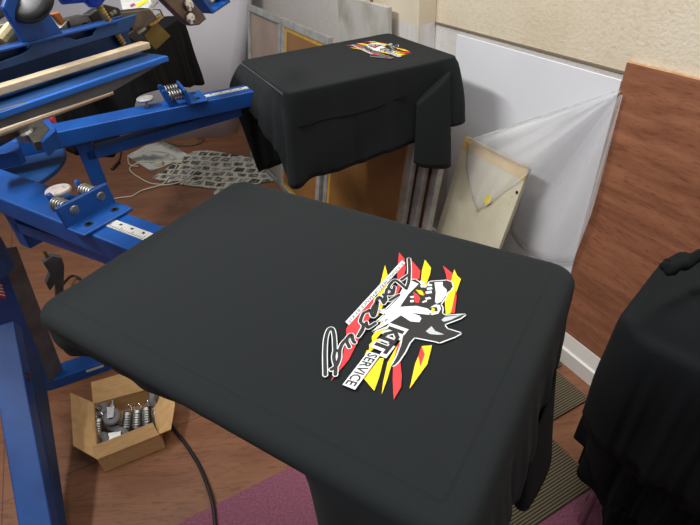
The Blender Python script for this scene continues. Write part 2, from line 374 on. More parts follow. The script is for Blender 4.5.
# ------------------------------------------------------------------ press frames of reference
C = A(-1.017, 1.153, 0)
def axes(dx, dy):
    d = A(dx, dy, 0); d /= np.linalg.norm(d); return d, A(-d[1], d[0], 0)
D1, N1 = axes(.83, -.558); D2, N2 = axes(.907, .422); D3, N3b = axes(math.cos(math.radians(85)), math.sin(math.radians(85)))
ZP = .98

press = empty('screen_printing_press', C)
tag(press, 'blue steel rotary screen printing press with radial arms, filling the left side', 'printing press')

def build_arm(d, n, v0, ztop, full=True):
    def P(r, v, z): return C+d*r+n*(v+v0)+Z3*z
    arm = MB().box(P(.10, -.04, ztop-.045), d*.86, n*.08, Z3*.045).build('platen_arm', BLUE, press, bevel=.004)
    # diagonal brace + post below
    MB().hexa([P(.35, -.022, .838), P(.80, -.022, .868), P(.80, .022, .868), P(.35, .022, .838)],
              [P(.35, -.022, .866), P(.80, -.022, .897), P(.80, .022, .897), P(.35, .022, .866)]).build('brace', BLUE, arm, bevel=.002)
    pz = .80 if d is D1 else .765
    MB().box(P(.335, -.022, pz), d*.04, n*.044, Z3*(ztop-.045-pz)).build('post', BLUE, arm, bevel=.002)
    # platen (wooden board under the shirt)
    MB().box(P(.87, -.192-v0, ZP-.022), d*.56, n*.384, Z3*.018).build('platen', GREYP, press, bevel=.004)
    MB().box(P(.90, -.04, ztop), d*.4, n*.08, Z3*(ZP-.022-ztop)).build('platen_bracket', GREYP, arm)
    if not full: return arm
    # angle bracket of the clamp: base plate and standing face
    zt = ztop
    brk = MB()
    brk.box(P(.650, -.052, zt), d*.055, n*.104, Z3*.007)
    brk.prism([P(.650, -.052, zt), P(.650, .052, zt), P(.644, .052, zt+.045), P(.644, -.052, zt+.045)], d*.008)
    cb = brk.build('clamp_bracket', BLUE, arm, bevel=.0025)
    for v in (-.025, .03):
        MB().lathe(P(.652, v, zt+.028), d, [(.0085, 0), (.009, .002), (.0075, .004), (.0, .005)], 18).build('bolt_head', STEEL, cb, smooth=False)
        MB().lathe(P(.682, v, zt+.007), Z3, [(.0075, 0), (.0075, .0012), (.004, .0012), (.0038, -.0004)], 16).build('screw', DARKST, cb)
    # two triangular cheek plates and the springs between
    for v in (-.032, .024):
        MB().prism([P(.598, v, zt), P(.628, v, zt), P(.600, v, zt+.048), P(.592, v, zt+.050), P(.588, v, zt+.044)], n*.008+A(0, 0, 0)).build('cheek_plate', BLUE, arm, bevel=.002)
        sp_ = MB()
        pts = [P(.606+.036*t/60, v+.004+.0125*math.cos(t*2*PI/12), zt+.030+.0125*math.sin(t*2*PI/12)) for t in range(61)]
        sp_.tube(pts, .0023, 6)
        sp_.tube([P(.604, v+.004, zt+.030), P(.646, v+.004, zt+.030)], .006, 10)
        sp_.build('spring', STEEL, arm, smooth=True)
    MB().lathe(P(.545, .012, zt), Z3, [(.004, 0), (.004, .012), (.009, .016), (.022, .019), (.024, .024), (.022, .027), (.012, .029), (0, .029)], 28).build('adjusting_knob', LIDW if d is D1 else ALU, arm, smooth=False)
    # slot plate and scale
    sc_ = MB(); sc_.box(P(.705, -.009, zt), d*.165, n*.022, Z3*.0012)
    s2 = sc_.build('ruler_scale', LABEL, arm)
    tk = MB()
    for k in range(26):
        tk.box(P(.708+k*.006, -.008, zt+.0012), d*.0011, n*(.009 if k % 5 == 0 else .005), Z3*.0003)
    for k in range(5): tk.box(P(.724+k*.03, .004, zt+.0012), d*.006, n*.0045, Z3*.0003)
    tk.build('scale_marks', INK, s2)
    return arm
build_arm(D1, N1, .018, .947)
build_arm(D2, N2, .030, .940)
build_arm(D3, N3b, .018, .945)

# rotor disc and hub
cd = C+D1*(-.05)+N1*.10
MB().lathe(cd+Z3*.835, Z3, [(.0, 0), (.235, 0), (.238, .003), (.238, .012), (.235, .015), (0, .015)], 96).build('rotor_disc', BLUED, press)
MB().lathe(C+Z3*.60, Z3, [(.07, 0), (.07, .235)], 32).build('hub_column', BLUED, press)
MB().prism([C+D1*.235+N1*v+Z3*z for v, z in ((.10, .83), (.16, .83), (.15, .80), (.11, .80))], D1*.012).build('rotor_stop', BLUE, press, bevel=.002)
# pedestal leg B (slanting column) with foot bar
E1b, E2b = A(-1.114, 1.232, 0), A(-1.090, 1.290, 0)
E1t, E2t = U(0, 256, .62), U(17, 246, .62)
lf = A(-.17, -.03, 0)
legB = MB().hexa([E1b+lf, E1b, E2b, E2b+lf], [E1t+lf, E1t, E2t, E2t+lf]).build('pedestal_leg', [BLUE, GREYP], press, bevel=.003)
for p in legB.data.polygons:
    sn = np.cross(E2b-E1b, E1t-E1b); sn /= np.linalg.norm(sn)
    if abs(p.normal.dot(Vector(sn))) > .97 and (np.array(p.center)+C-E1b)@A(1, 0, 0) > -.09: p.material_index = 1
fb_ = MB(); f0, f1 = A(-1.114, 1.232, 0), A(-.87, 1.336, 0); fd = (f1-f0)/np.linalg.norm(f1-f0); fn = A(-fd[1], fd[0], 0)
fb_.box(f0, f1-f0, fn*.08, Z3*.045)
ft = fb_.build('foot_bar', BLUE, press, bevel=.003)
MB().box(f0+fd*.125-fn*.0006+Z3*.027, fd*.06, fn*.0006, Z3*.011).build('foot_label', LABEL, ft)
# red and white lettering fragment on the leg face
nB = np.cross(E1t-E1b, lf); nB /= np.linalg.norm(nB); nB = nB if nB@(EYE-E1b) > 0 else -nB
eu = (E1t-E1b)/np.linalg.norm(E1t-E1b)
deca = MB()
def on(x, y, k=0): return PL(x, y, E1b+nB*(.0006+k*.0004), nB)
deca.prism([on(-8, 280), on(1, 283), on(6, 296), on(5, 299), on(-8, 296)], nB*.0003)
d1o = deca.build('leg_sign', REDP, press)
dw = MB()
for k in range(4):
    y = 285+k*3.2; dw.prism([on(-6, y-2, 1), on(2+k*.9, y, 1), on(2.6+k*.9, y+1.3, 1), on(-6, y-.6, 1)], nB*.0003)
dw.build('leg_sign_letters', PW, press)
# leg A: slanted square tube towards the viewer, ending on the floor
TA, BA = A(-1.035, 1.115, .42), A(-.757, .452, 0)
dA = (BA-TA)/np.linalg.norm(BA-TA); sA = np.cross(dA, Z3); sA /= np.linalg.norm(sA); uA = np.cross(sA, dA)
if uA[2] < 0: uA = -uA
hw = .036
legA = MB()
def ring(p): return [p-sA*hw-uA*.03, p+sA*hw-uA*.03, p+sA*hw+uA*.03, p-sA*hw+uA*.03]
BA2 = BA+Z3*.0
rb_ = [A(v[0], v[1], v[2]) for v in ring(BA2)]
rb_ = [v+dA*(-v[2]/dA[2]) for v in rb_]
legA.hexa(ring(TA), rb_)
la = legA.build('outrigger_leg', BLUE, press, bevel=.004)
pA = TA+dA*.17
sside = sA if (sA@A(1, 0, 0)) > 0 else -sA
MB().lathe(pA+sside*hw, sside, [(.012, 0), (.012, .004), (.006, .006), (.004, .006)], 16).build('leg_bolt', DARKST, la)
# second side wall plate below leg A (dark side web)
MB().hexa([TA+sside*.03-uA*.03+dA*.05, TA+sside*.03-uA*.03+dA*.72, TA+sside*.035-uA*.045+dA*.72, TA+sside*.035-uA*.14+dA*.1],
          [TA+sside*.036-uA*.03+dA*.05, TA+sside*.036-uA*.03+dA*.72, TA+sside*.041-uA*.045+dA*.72, TA+sside*.041-uA*.14+dA*.1]).build('leg_web', BLUED, press)
# foot lever bracket with a brass bolt behind the leg
zb = .30
lever = MB()
lev = [(45, 262), (54, 256), (62, 258), (64, 280), (63, 306), (57, 303), (46, 290), (52, 282), (58, 276)]
pp = [U(x, y, .30+(280-y)*.0015) for x, y in [(44, 262), (52, 256), (61, 257), (63, 275)]]
lq = U(55, 280, .28); ln = A(lq[0], lq[1], 0); ln /= np.linalg.norm(ln)
lever.prism([PL(x, y, lq, ln) for x, y in [(43, 263), (52, 256), (62, 258), (64.5, 266), (63, 308), (57, 304), (56, 283), (50, 291), (46, 284), (50, 274)]], ln*.03)
lv = lever.build('lever_bracket', GREYP, press, bevel=.002)
MB().lathe(PL(50, 262, lq+ln*.012, ln), Z3, [(.009, 0), (.009, .012), (.006, .012), (.006, .05), (0, .05)], 14).build('lever_bolt', BRASS, press)

# ------------------------------------------------------------------ print head over the near station (local r, v, z)
def HP(r, v, z): return C+D1*r+N1*v+Z3*z
def face(pts, r, th, name, M, parent, bevel=.0015, outward=False):   # plate standing square to the arm, outline surveyed at distance r
    poly = [PL(x, y, C+D1*r, D1) for x, y in pts]
    return MB().prism(poly, -D1*th).build(name, M, parent, bevel=bevel)
def plate(pts, z, th, name, M, parent, bevel=.0015):
    return MB().prism([U(x, y, z) for x, y in pts], -Z3*th).build(name, M, parent, bevel=bevel)
r0 = .62
def vz(x, y, r):
    p = PL(x, y, C+D1*r, D1); return (p-C)@N1, p[2]
vR, zL = vz(137, 14, r0); _, zLip = vz(60, 38, r0)
# clamp channel: top lip, web, bottom flange
head = face([(-60, 84), (0, 62), (22, 54), (29, 49), (34, 40), (66, 36), (76, 40), (92, 36), (97, 27), (110, 22), (137, 14), (136, 20), (129, 31), (66, 50), (0, 71), (-60, 92)], r0, .006, 'clamp_channel', BLUED, press)
web_r = r0-.022
def hbox(r, v, z, dr, dv, dz): return MB().box(HP(r, v, z), D1*dr, N1*dv, Z3*dz)
v1, za = vz(128, 37, r0); 
hbox(web_r, -.45, 1.165, .005, .45+v1+.015, .075).build('channel_web', BLUED, head, bevel=.001)
hbox(web_r, -.45, 1.235, .026, .45+v1-.012, .004).build('channel_top', BLUE, head, bevel=.001)
zc = 1.2
cr = U(149.5, 42, zc); rs, vs_ = (cr-C)@D1, (cr-C)@N1
hbox(rs-.024, -.45, zc-.011, .024, .45+vs_, .011).build('clamp_strip', CREAMP, head, bevel=.0015)
fl = U(167, 58, 1.175); rf, vf = (fl-C)@D1, (fl-C)@N1
hbox(web_r, -.45, 1.172, rf-web_r-.006, .45+vs_+.0, .008).build('channel_flange', BLUED, head, bevel=.001)
face([(-60, 140), (-60, 128), (165, 62), (112, 92), (0, 129)], rf, .006, 'lower_flange', GREYP, head, bevel=.001)
hbox(rf-.008, -.45, 1.170, .012, .45+vf, .009).build('flange_lip', mat('lit_blue_enamel', (30, 100, 190), .35), head, bevel=.001)  # brighter copy of the blue paint, light on the lip put into the colour
a_, b_ = U(-20, 140, 1.08), U(112, 92, 1.09)
MB().tube([a_, b_*.6+a_*.4, b_], .006, 8).build('squeegee_edge', CREAMP, head)
# threaded clamp bolt with blue handle
v_t = PL(92, -4, C+D1*(r0-.012), D1); v_b = U(126, 51, zc)
bt = MB()
vb = (v_b-C)@N1
tp = PL(90, -8, HP(r0-.010, 0, 0), D1); bo = HP(r0-.0105, (PL(124, 47, HP(r0-.010, 0, 0), D1)-C)@N1, zc-.005)
nseg = 40; bt.tube([tp+(bo-tp)*k/nseg for k in range(nseg+1)], [.0058+.0010*(k % 2) for k in range(nseg+1)], 12)
bolt = bt.build('clamp_bolt', BRASS, head)
hdl = MB(); dirb = (tp-bo)/np.linalg.norm(tp-bo)
hdl.lathe(tp+dirb*-.018, dirb, [(.008, -.004), (.016, .0), (.019, .01), (.016, .02), (.008, .024)], 18)
hdl.tube([tp+N1*-.055, tp+N1*-.02, tp+N1*.02, tp+N1*.05], [.010, .013, .013, .010], 12)
hdl.build('bolt_handle', mat('bright_blue_plastic', (24, 70, 190), .35), bolt, smooth=True)
# rising bracket plate with black knob
bp_ = face([(3, 8), (8, -6), (44, -6), (49, 12), (60, 28), (67, 37), (34, 45), (29, 51), (14, 26)], r0-.001, .012, 'head_bracket', BLUE, head, bevel=.003)
kc = PL(38, 2, C+D1*(r0+.012), D1)
MB().lathe(kc-D1*.012+A(0, 0, 0), A(-.1, -.75, .65), [(.026, 0), (.038, .004), (.040, .010), (.038, .014), (.028, .017), (0, .018)], 28).build('clamp_knob', BLACKP, bp_, smooth=True)
MB().prism([PL(x, y, C+D1*(r0+.0008), D1) for x, y in [(22, 14), (26, 14), (29, 17), (38, 17), (36, 19), (31, 19.5), (28, 21)]], D1*.0004).build('paint_chip', mat('bare_primer', (190, 176, 120), .7), bp_)
# steel block with a bored hole
kb = [PL(x, y, C+D1*(r0-.03), D1) for x, y in [(68, 20), (88, 15), (97, 30), (93, 36), (76, 41)]]
blk = MB().prism(kb, -D1*.03).build('bored_block', mat('brushed_steel', (150, 144, 138), .35, 1, (120, 114, 108), 12), press, bevel=.002)
hc = PL(86, 27, C+D1*(r0-.029), D1)
MB().lathe(hc, D1, [(.0075, -.001), (.0075, .0008)], 20).build('bore', INK, blk)
face([(60, 28), (68, 20), (76, 41), (70, 44)], r0-.035, .02, 'bearing_plate', STEEL, press)
face([(88, 15), (104, 4), (120, 8), (123, 18), (96, 28)], r0-.05, .02, 'hinge_block', BLACKP, press, bevel=.003)
for x, y in ((111, 14), (114, 12)):
    MB().lathe(PL(x, y, C+D1*(r0-.049), D1), D1, [(.004, 0), (.004, .002), (0, .0025)], 10).build('hinge_screw', STEEL, press)
face([(52, 14), (60, 12), (68, 27), (62, 26)], r0-.04, .01, 'orange_tab', ORANGE, press)
# hardware left of the bracket: zinc blocks and adjusters
face([(-20, 28), (10, 22), (22, 34), (28, 52), (-20, 64)], r0-.06, .03, 'adjuster_plate', STEEL, press, bevel=.004)
MB().tube([PL(2, 42, C+D1*(r0-.04), D1), PL(14, 28, C+D1*(r0-.04), D1)], .012, 12).build('adjuster_pin', mat('aged_nylon', (206, 190, 140), .5, 0, (170, 150, 100), 50), press)
face([(-20, -8), (4, -8), (10, 14), (-2, 22), (-20, 22)], r0-.10, .04, 'adjuster_housing', DARKST, press, bevel=.004)

# upper arms of the second print head, behind
face([(157, -6), (186, -6), (204, 14), (207, 19), (200, 25), (192, 26), (186, 23)], .50, .02, 'head_link', mat('brown_steel', (96, 80, 74), .4, .8, (120, 104, 94), 20), press, bevel=.003)
lk = None
for x, y, rr_ in ((188.5, 5, .0125), (190, 18.5, .0125)):
    p = PL(x, y, C+D1*.502, D1)
    MB().lathe(p, D1, [(rr_, 0), (rr_*.95, .004), (rr_*.45, .0055), (rr_*.4, .0045)], 20).build('cap_screw', CHROME, press)
ch = MB()
def Q(x, y, r): return PL(x, y, C+D1*r, D1)
ch.prism([Q(x, y, .49) for x, y in [(198, -6), (213, 14), (231, 2), (226, -6), (222, -6), (226, 2), (214, 10), (203, -6)]], -D1*.06)
ch.build('head_channel', BLUE, press, bevel=.001)
MB().prism([Q(x, y, .46) for x, y in [(203, -6), (214, 10), (227, 1), (222, -6)]], -D1*.01).build('channel_end', GREYP, press)
MB().prism([Q(x, y, .48) for x, y in [(207, -4), (212, 2), (216, -1), (213, -6)]], -D1*.01).build('channel_label', LABEL, press)
# cast body between the heads and ochre plate
face([(96, 14), (134, 10), (150, 8), (160, 20), (138, 34), (132, 30), (128, 22)], .50, .03, 'head_casting', DARKST, press, bevel=.004)
face([(126, 35), (134, 30), (145, 38), (148, 45), (140, 46), (132, 40)], .52, .02, 'black_stop', BLACKP, press, bevel=.002)
face([(134, 28), (142, 24), (147, 29), (139, 35)], .50, .015, 'stop_bracket', STEEL, press, bevel=.001)
face([(144, 36), (156, 21), (171, 36), (156, 50), (150, 44)], .49, .006, 'ochre_plate', mat('ochre_zinc', (120, 104, 56), .4, .7, (100, 86, 44), 16), press, bevel=.001)
face([(148, 24), (154, 19), (162, 13), (165, 17), (156, 24), (151, 27)], .50, .01, 'wing_nut', BRASS, press, bevel=.001)
MB().tube([Q(158, 22, .5), Q(163, 16, .5), Q(160, 10, .5), Q(152, 9, .5), Q(158, 2, .5)], .0018, 6).build('wire_clip', DARKST, press)
# near-centre adjuster: steel cylinder, cap and U bracket
MB().tube([U(-20, 144, 1.06), U(18, 124, 1.06), U(22, 121, 1.06)], [.020, .020, .013], 16).build('shaft_end', DARKST, press, smooth=True)
MB().lathe(U(27, 139, 1.03), A(.1, -.2, 1), [(.018, 0), (.018, .018), (.014, .022), (0, .022)], 18).build('cap_nut', STEEL, press)
plate([(22, 128), (33, 120), (44, 119), (50, 128), (42, 140), (33, 142)], 1.045, .02, 'casting', mat('olive_steel', (96, 92, 82), .45, .7, (76, 72, 62), 30), press, bevel=.003)
plate([(42, 120), (48, 117.5), (55, 127), (55, 131), (43, 142), (40, 141), (50, 129)], 1.05, .03, 'u_bracket', BLUE, press, bevel=.001)
plate([(-20, 158), (-20, 150), (8, 141), (18, 142), (20, 148), (16, 151)], 1.02, .03, 'lower_channel', BLUE, press, bevel=.001)
MB().lathe(U(26, 127.5, 1.05), Z3, [(.006, 0), (.006, .008), (0, .009)], 10).build('red_button', REDP, press)
plate([(48, 117), (54, 114.5), (52, 119)], 1.055, .01, 'red_flag', REDP, press, bevel=0)

# the head's mast down to the hub so everything hangs together
hbox(.0, -.36, 1.13, .60, .07, .04).build('head_arm', BLUED, press, bevel=.003)
MB().lathe(C+Z3*.83, Z3, [(.05, 0), (.05, .42)], 28).build('mast', DARKST, press)
hbox(-.03, -.36, 1.13, .06, .40, .04).build('head_yoke', BLUED, press, bevel=.003)

# white packet with a printed label lying on the head casting
pk = MB(); zt = 1.19
pts = [U(x, y, zt) for x, y in [(118, -8), (150, -8), (152, 3), (146, 10), (128, 16), (122, 8)]]
pk.prism(pts, -Z3*.02)
o = empty('label_packet', sum(pts)/len(pts)-Z3*.02)
pk.build('packet', mat('packet_film', (214, 214, 208), .3, 0, (186, 188, 186), 18), o, bevel=.004)
MB().prism([U(x, y, zt+.001) for x, y in [(136, 4), (147, -1), (148, 1), (138, 7)]], Z3*.0005).build('yellow_stripe', PYL, o)
MB().prism([U(x, y, zt+.001) for x, y in [(130, 5), (134, 3), (135, 5), (131, 7)]], Z3*.0005).build('red_mark', mat('magenta_ink', (170, 50, 110), .5), o)
tag(o, 'small white packet with a yellow stripe, lying on the press head', 'packet')

# ------------------------------------------------------------------ shirts
def smooth_interp(keys, p):
    ks = sorted(keys); n = len(ks)
    for i in range(n):
        a = ks[i]; b = ks[(i+1) % n]; pa = a[0]; pb_ = b[0] if i < n-1 else b[0]+4
        q = p if p >= ks[0][0] else p+4
        if pa <= q <= pb_:
            t = (q-pa)/(pb_-pa+1e-9); t = t*t*(3-2*t)
            return [a[k]*(1-t)+b[k]*t for k in range(1, len(a))]
    return list(ks[0][1:])
def drape(name, P, r0, r1, v0a, v1a, ztop, keys, parent, M, rc=.02, seam=True, N=420, Mh=16, dome=None, seed=0, er=.010, wr=1.0, solid=.0022):
    """cloth over a rounded rectangular board; side 0 inner (v+ to v-), 1 near (r0 to r1), 2 outer (v- to v+), 3 far (r1 to r0)"""
    corners = [(r0, v1a), (r0, v0a), (r1, v0a), (r1, v1a)]
    pts = []
    per = []
    for sdx in range(4):
        a, b = np.array(corners[sdx]), np.array(corners[(sdx+1) % 4]); d = (b-a)/np.linalg.norm(b-a); Ls = np.linalg.norm(b-a)
        out = np.array([d[1], -d[0]])
        cen = np.array([(r0+r1)/2, (v0a+v1a)/2])
        if out@((a+b)/2-cen) < 0: out = -out
        m_ = int(N/4)
        for k in range(m_):
            t = k/m_; s = rc+(Ls-2*rc)*t
            pts.append((a+d*s, out, sdx+.04+.92*t))
        nx = np.array(corners[(sdx+2) % 4])-b; nx = nx/np.linalg.norm(nx); out2 = -d*-1
        ccen = b-d*rc+nx*rc
        for k in range(9):
            an = (k/9)*PI/2; o2 = out*math.cos(an)+d*math.sin(an)
            pts.append((ccen+o2*rc, o2, sdx+.96+.08*k/9))
    n = len(pts); mb = MB(); vs = []
    insets = [.0, .005, .012, .0135, .016, .0185, .020, .028]
    scales = [.9, .78, .62, .45, .28, .12]
    rows = []
    def wz(x, y):
        w = .0010*noise.noise(Vector((x*7+seed, y*7, seed*1.3)))*wr+.0004*noise.noise(Vector((x*25, y*25, seed+3.)))*wr
        return w
    cen = np.array([(r0+r1)/2, (v0a+v1a)/2])
    hw_, hv = (r1-r0)/2, abs(v1a-v0a)/2
    def zt_(q):
        z = ztop+wz(*q)
        if dome:
            e_ = min(hw_-abs(q[0]-cen[0]), hv-abs(q[1]-cen[1])); z += dome*(1-math.exp(-max(e_, 0)/.07))
        return z
    def inner(q): return q
    # hanging rows, bottom to top
    for j in range(Mh, -1, -1):
        row = []
        for (q, o, p) in pts:
            Lh, fl, fo = smooth_interp(keys, p % 4)
            t = j/Mh
            ph = p*23+seed*2.1
            wav = fo*t**.9*(math.sin(ph)+.5*math.sin(ph*1.9+1.3)+.35*math.sin(ph*3.3+seed))
            wav += (.002+.15*fo)*math.sin(p*9+t*7+seed)*t
            off = er+fl*(t**.6)+wav
            z = -er-(Lh-er)*t+(.0018*math.sin(p*31+seed)*t*min(1, Lh/.1))
            qq = q+o*off
            row.append(P(qq[0], qq[1], zt_(q)+z))
        rows.append(row)
    for k in range(1, 4):                      # rounded edge
        an = k/4*PI/2; row = []
        for (q, o, p) in pts:
            qq = q+o*er*math.cos(an); row.append(P(qq[0], qq[1], zt_(q)-er+er*math.sin(an)))
        rows.append(row)
    for ins in insets:
        row = []
        for (q, o, p) in pts:
            k = max(0, 1-ins/max(rc, .001)); base_ = q-o*min(ins, rc*.95)
            if ins > rc*.95: base_ = base_+(cen-base_)*((ins-rc*.95)/hv)
            groove = -.0009 if (seam and abs(ins-.016) < .001) else (.0004 if seam and abs(ins-.0195) < .002 else 0)
            row.append(P(base_[0], base_[1], zt_(base_)+groove))
        rows.append(row)
        last = [q-o*min(ins, rc*.95)+(cen-(q-o*min(ins, rc*.95)))*max(0, (ins-rc*.95)/hv) for (q, o, p) in pts]
    for s in scales:
        row = []
        for b_ in last:
            qq = cen+(b_-cen)*s; row.append(P(qq[0], qq[1], zt_(qq)))
        rows.append(row)
    for row in rows: vs += row
    vs.append(P(cen[0], cen[1], zt_(cen)))
    fs = []
    for i in range(len(rows)-1):
        for k in range(n): fs.append((i*n+k, i*n+(k+1) % n, (i+1)*n+(k+1) % n, (i+1)*n+k))
    for k in range(n): fs.append(((len(rows)-1)*n+k, (len(rows)-1)*n+(k+1) % n, len(rows)*n))
    mb.add(vs, fs)
    return mb.build(name, M, parent, smooth=True, solid=solid)

def sleeve(P, parent, a, b, n_out, zt, zb, th, flare=.0, M=None, name='sleeve', lean=(0, 0), closed_fold=True, twist=0, slope=0):
    """short sleeve hanging flat against the side: a,b = (r,v) ends of its line, n_out = outward"""
    a, b, no = np.array(a, float), np.array(b, float), np.array(n_out, float)
    mb = MB(); seg = 40; rowsn = 14; vs = []
    for j in range(rowsn+1):
        t = j/rowsn; c = (a+b)/2+no*(th*.55+.012*t)+np.array(lean)*t; hw_ = np.linalg.norm(b-a)/2*(.92+.14*t+flare*t); dd_ = (b-a)/np.linalg.norm(b-a)
        for k in range(seg):
            an = 2*PI*k/seg
            rr_ = 1+.05*math.sin(3*an+2*t)*t
            q = c+dd_*hw_*math.cos(an)*rr_+no*th*(.35+.65*t)*math.sin(an)*(1+.2*math.sin(2*an+twist)*t)
            z = zt-slope*(.5-.5*math.cos(an))*(1-t)-(zt-zb)*t-(.022*math.cos(an)*t if closed_fold else 0)-.01*math.sin(an)*t
            vs.append(P(q[0], q[1], z))
    fs = [(i*seg+k, i*seg+(k+1) % seg, (i+1)*seg+(k+1) % seg, (i+1)*seg+k) for i in range(rowsn) for k in range(seg)]
    mb.add(vs, fs); 
    o = mb.build(name, M, parent, smooth=True, solid=.0022, solid_off=0)
    hm = MB(); hm.tube([vs[(rowsn-1)*seg+k] for k in range(seg)], .0014, 5, closed=True); hm.build('cuff_seam', M, o, smooth=True)
    return o

def frame_fn(d, n):
    return lambda r, v, z: C+d*r+n*v+Z3*z
P1, P2, P3 = frame_fn(D1, N1), frame_fn(D2, N2), frame_fn(D3, N3b)

# --- near shirt
sh1 = empty('printed_shirt', P1(1.15, 0, ZP-.25))
tag(sh1, 'black t-shirt with a wolf logo stretched over the large near platen', 't-shirt', 'black shirts on the press platens')
#  keys: (perimeter p, hang, flare, fold)
k1 = [(0.0, .07, .02, .002), (.5, .04, .02, .002), (.93, .05, .004, .002), (1.0, .075, -.004, .003), (1.15, .055, -.010, .002), (1.5, .04, -.012, .001), (1.735, .035, -.012, .001), (1.80, .22, .022, .004), (1.93, .24, .02, .006),
      (2.0, .13, .014, .006), (2.2, .11, .012, .004), (2.35, .17, .014, .005), (2.6, .19, .016, .006), (2.85, .15, .008, .003), (3.0, .13, .0, .002), (3.4, .2, .0, .004), (3.9, .15, .01, .004)]
drape('body', P1, .857, 1.440, -.193, .200, ZP, k1, sh1, CLOTH, rc=.022, seed=1, er=.014)
sleeve(P1, sh1, (1.325, -.190), (1.405, -.190), (0, -1), ZP-.10, ZP-.34, .022, .1, CLOTH)
sleeve(P1, sh1, (1.452, -.02), (1.452, .12), (1, 0), ZP-.10, ZP-.235, .016, .1, CLOTH2, lean=(0, 0), name='folded_collar')

# --- back shirt
sh2 = empty('printed_shirt', P2(1.15, 0, ZP-.3))
tag(sh2, 'black t-shirt with a small wolf logo draped over the far platen by the wall', 't-shirt', 'black shirts on the press platens')
k2 = [(0.0, .40, .01, .004), (.03, .085, .055, .004), (.3, .085, .06, .003), (.6, .11, .05, .004), (.85, .18, .03, .005), (.94, .26, .015, .006), (1.0, .275, .012, .006), (1.08, .262, .004, .004), (1.3, .262, .0, .003), (1.6, .245, .0, .003), (1.85, .23, .002, .003),
      (2.0, .20, .045, .004), (2.3, .16, .06, .004), (2.6, .14, .055, .004), (3.0, .17, .02, .004), (3.2, .19, .008, .004), (3.5, .34, .005, .004), (3.97, .40, .01, .004)]
drape('body', P2, .878, 1.425, -.205, .190, ZP, k2, sh2, CLOTH, rc=.014, seed=5, er=.007)
sleeve(P2, sh2, (1.272, -.214), (1.397, -.214), (0, -1), ZP-.035, ZP-.318, .020, .10, CLOTH, twist=1, slope=.07)
smb = MB(); smb.tube([P2(.89+.36*t/20, -.2135-.0012*math.sin(t), ZP-.098+.014*(t/20)**2+.004*math.sin(t*.4)) for t in range(21)], .0012, 5)
smb.build('side_seam', CLOTH2, sh2, smooth=True)
# --- third shirt behind the print head
sh3 = empty('black_shirt', P3(1.15, 0, ZP-.3))
tag(sh3, 'plain black t-shirt hanging over the rear platen, half hidden by the print head', 't-shirt', 'black shirts on the press platens')
k3 = [(0.0, .40, .03, .006), (.45, .42, .03, .006), (.75, .28, .03, .006), (1.0, .17, .02, .006), (1.3, .20, .02, .006), (1.7, .27, .02, .008), (2.0, .31, .02, .01), (2.5, .3, .02, .01), (3.0, .3, .02, .01), (3.5, .38, .02, .01)]
drape('body', P3, .87, 1.43, -.20, .20, ZP, k3, sh3, CLOTH2, rc=.03, seed=9)

# --- logo printed on a shirt, surveyed on the near platen, carried by (r, v)
def c5(X, Y): return (300+X/2.765, 230+Y/2.765)
def k1c(X, Y): return (310+X/5.25, 240+Y/5.25)
def k2c(X, Y): return (380+X/5.25, 250+Y/5.25)
def k3c(X, Y): return (310+X/5.83, 320+Y/5.83)
def rv(p):
    q = U(p[0], p[1], ZP+.001)-C; return (q@D1, q@N1)
def polys(fn, L_): return [[rv(fn(*p)) for p in q] for q in L_]
YEL = polys(c5, [[(235, 98), (243, 128), (240, 190), (215, 240), (203, 225), (222, 150)], [(365, 320), (352, 372), (303, 440), (318, 372), (338, 322)]]) + \
    polys(k2c, [[(236, 53), (268, 95), (262, 130), (240, 190), (205, 235), (188, 215), (215, 160), (220, 110)], [(390, 103), (404, 135), (425, 155), (400, 225), (370, 335), (345, 342), (340, 270), (360, 200), (378, 140)]]) + \
    polys(k3c, [[(395, 5), (450, 20), (440, 80), (400, 150), (318, 210), (330, 180), (345, 175), (345, 145), (362, 130), (360, 100), (385, 60)], [(432, 225), (405, 330), (375, 416), (315, 345), (405, 225)], [(540, 88), (522, 150), (480, 250), (450, 350), (418, 436), (425, 370), (452, 250), (500, 165)]]) + \
    polys(k1c, [[(340, 300), (365, 320), (330, 400), (318, 360)], [(355, 430), (372, 428), (365, 460), (350, 455)]])
RED = polys(k2c, [[(100, 15), (128, 48), (136, 100), (112, 190), (82, 258), (70, 262), (92, 190), (90, 120)], [(152, 40), (212, 112), (206, 156), (165, 160), (150, 120)], [(330, 84), (380, 125), (375, 160), (352, 168), (345, 125)], [(398, 210), (402, 250), (392, 332), (372, 336)]]) + \
    polys(c5, [[(205, 175), (200, 232), (170, 290), (135, 360), (85, 420), (112, 365), (118, 350), (128, 300), (128, 275), (150, 235), (175, 200)], [(336, 322), (345, 345), (333, 380), (327, 350)]]) + \
    polys(k3c, [[(515, 120), (530, 180), (526, 250), (535, 330), (530, 395), (488, 468), (482, 350), (486, 240), (505, 170)]])
B0 = [(160, 160), (185, 158), (205, 172), (225, 200), (238, 205), (262, 170), (285, 168), (330, 165), (350, 163), (374, 172), (382, 195), (368, 217), (350, 228), (345, 250), (318, 288), (328, 310), (325, 337), (345, 348), (448, 342), (422, 362), (335, 395), (352, 418), (424, 440), (395, 458), (310, 490), (295, 484), (180, 462), (155, 490), (130, 540), (100, 585), (78, 607), (62, 612), (90, 560), (112, 500), (128, 430), (60, 395), (-38, 434), (42, 365), (-16, 378), (27, 340), (-10, 322), (32, 315), (102, 247), (125, 205)]
W1 = [(165, 165), (203, 183), (150, 235), (105, 303), (190, 298), (250, 312), (262, 322), (300, 328), (255, 345), (165, 335), (208, 350), (217, 365), (207, 384), (160, 380), (110, 348), (50, 387), (-30, 430), (45, 367), (-10, 376), (30, 342), (-2, 323), (36, 318), (104, 250), (122, 215)]
def k7(L_): return [(105+.7*x, 52.5+.7*y) for x, y in L_]
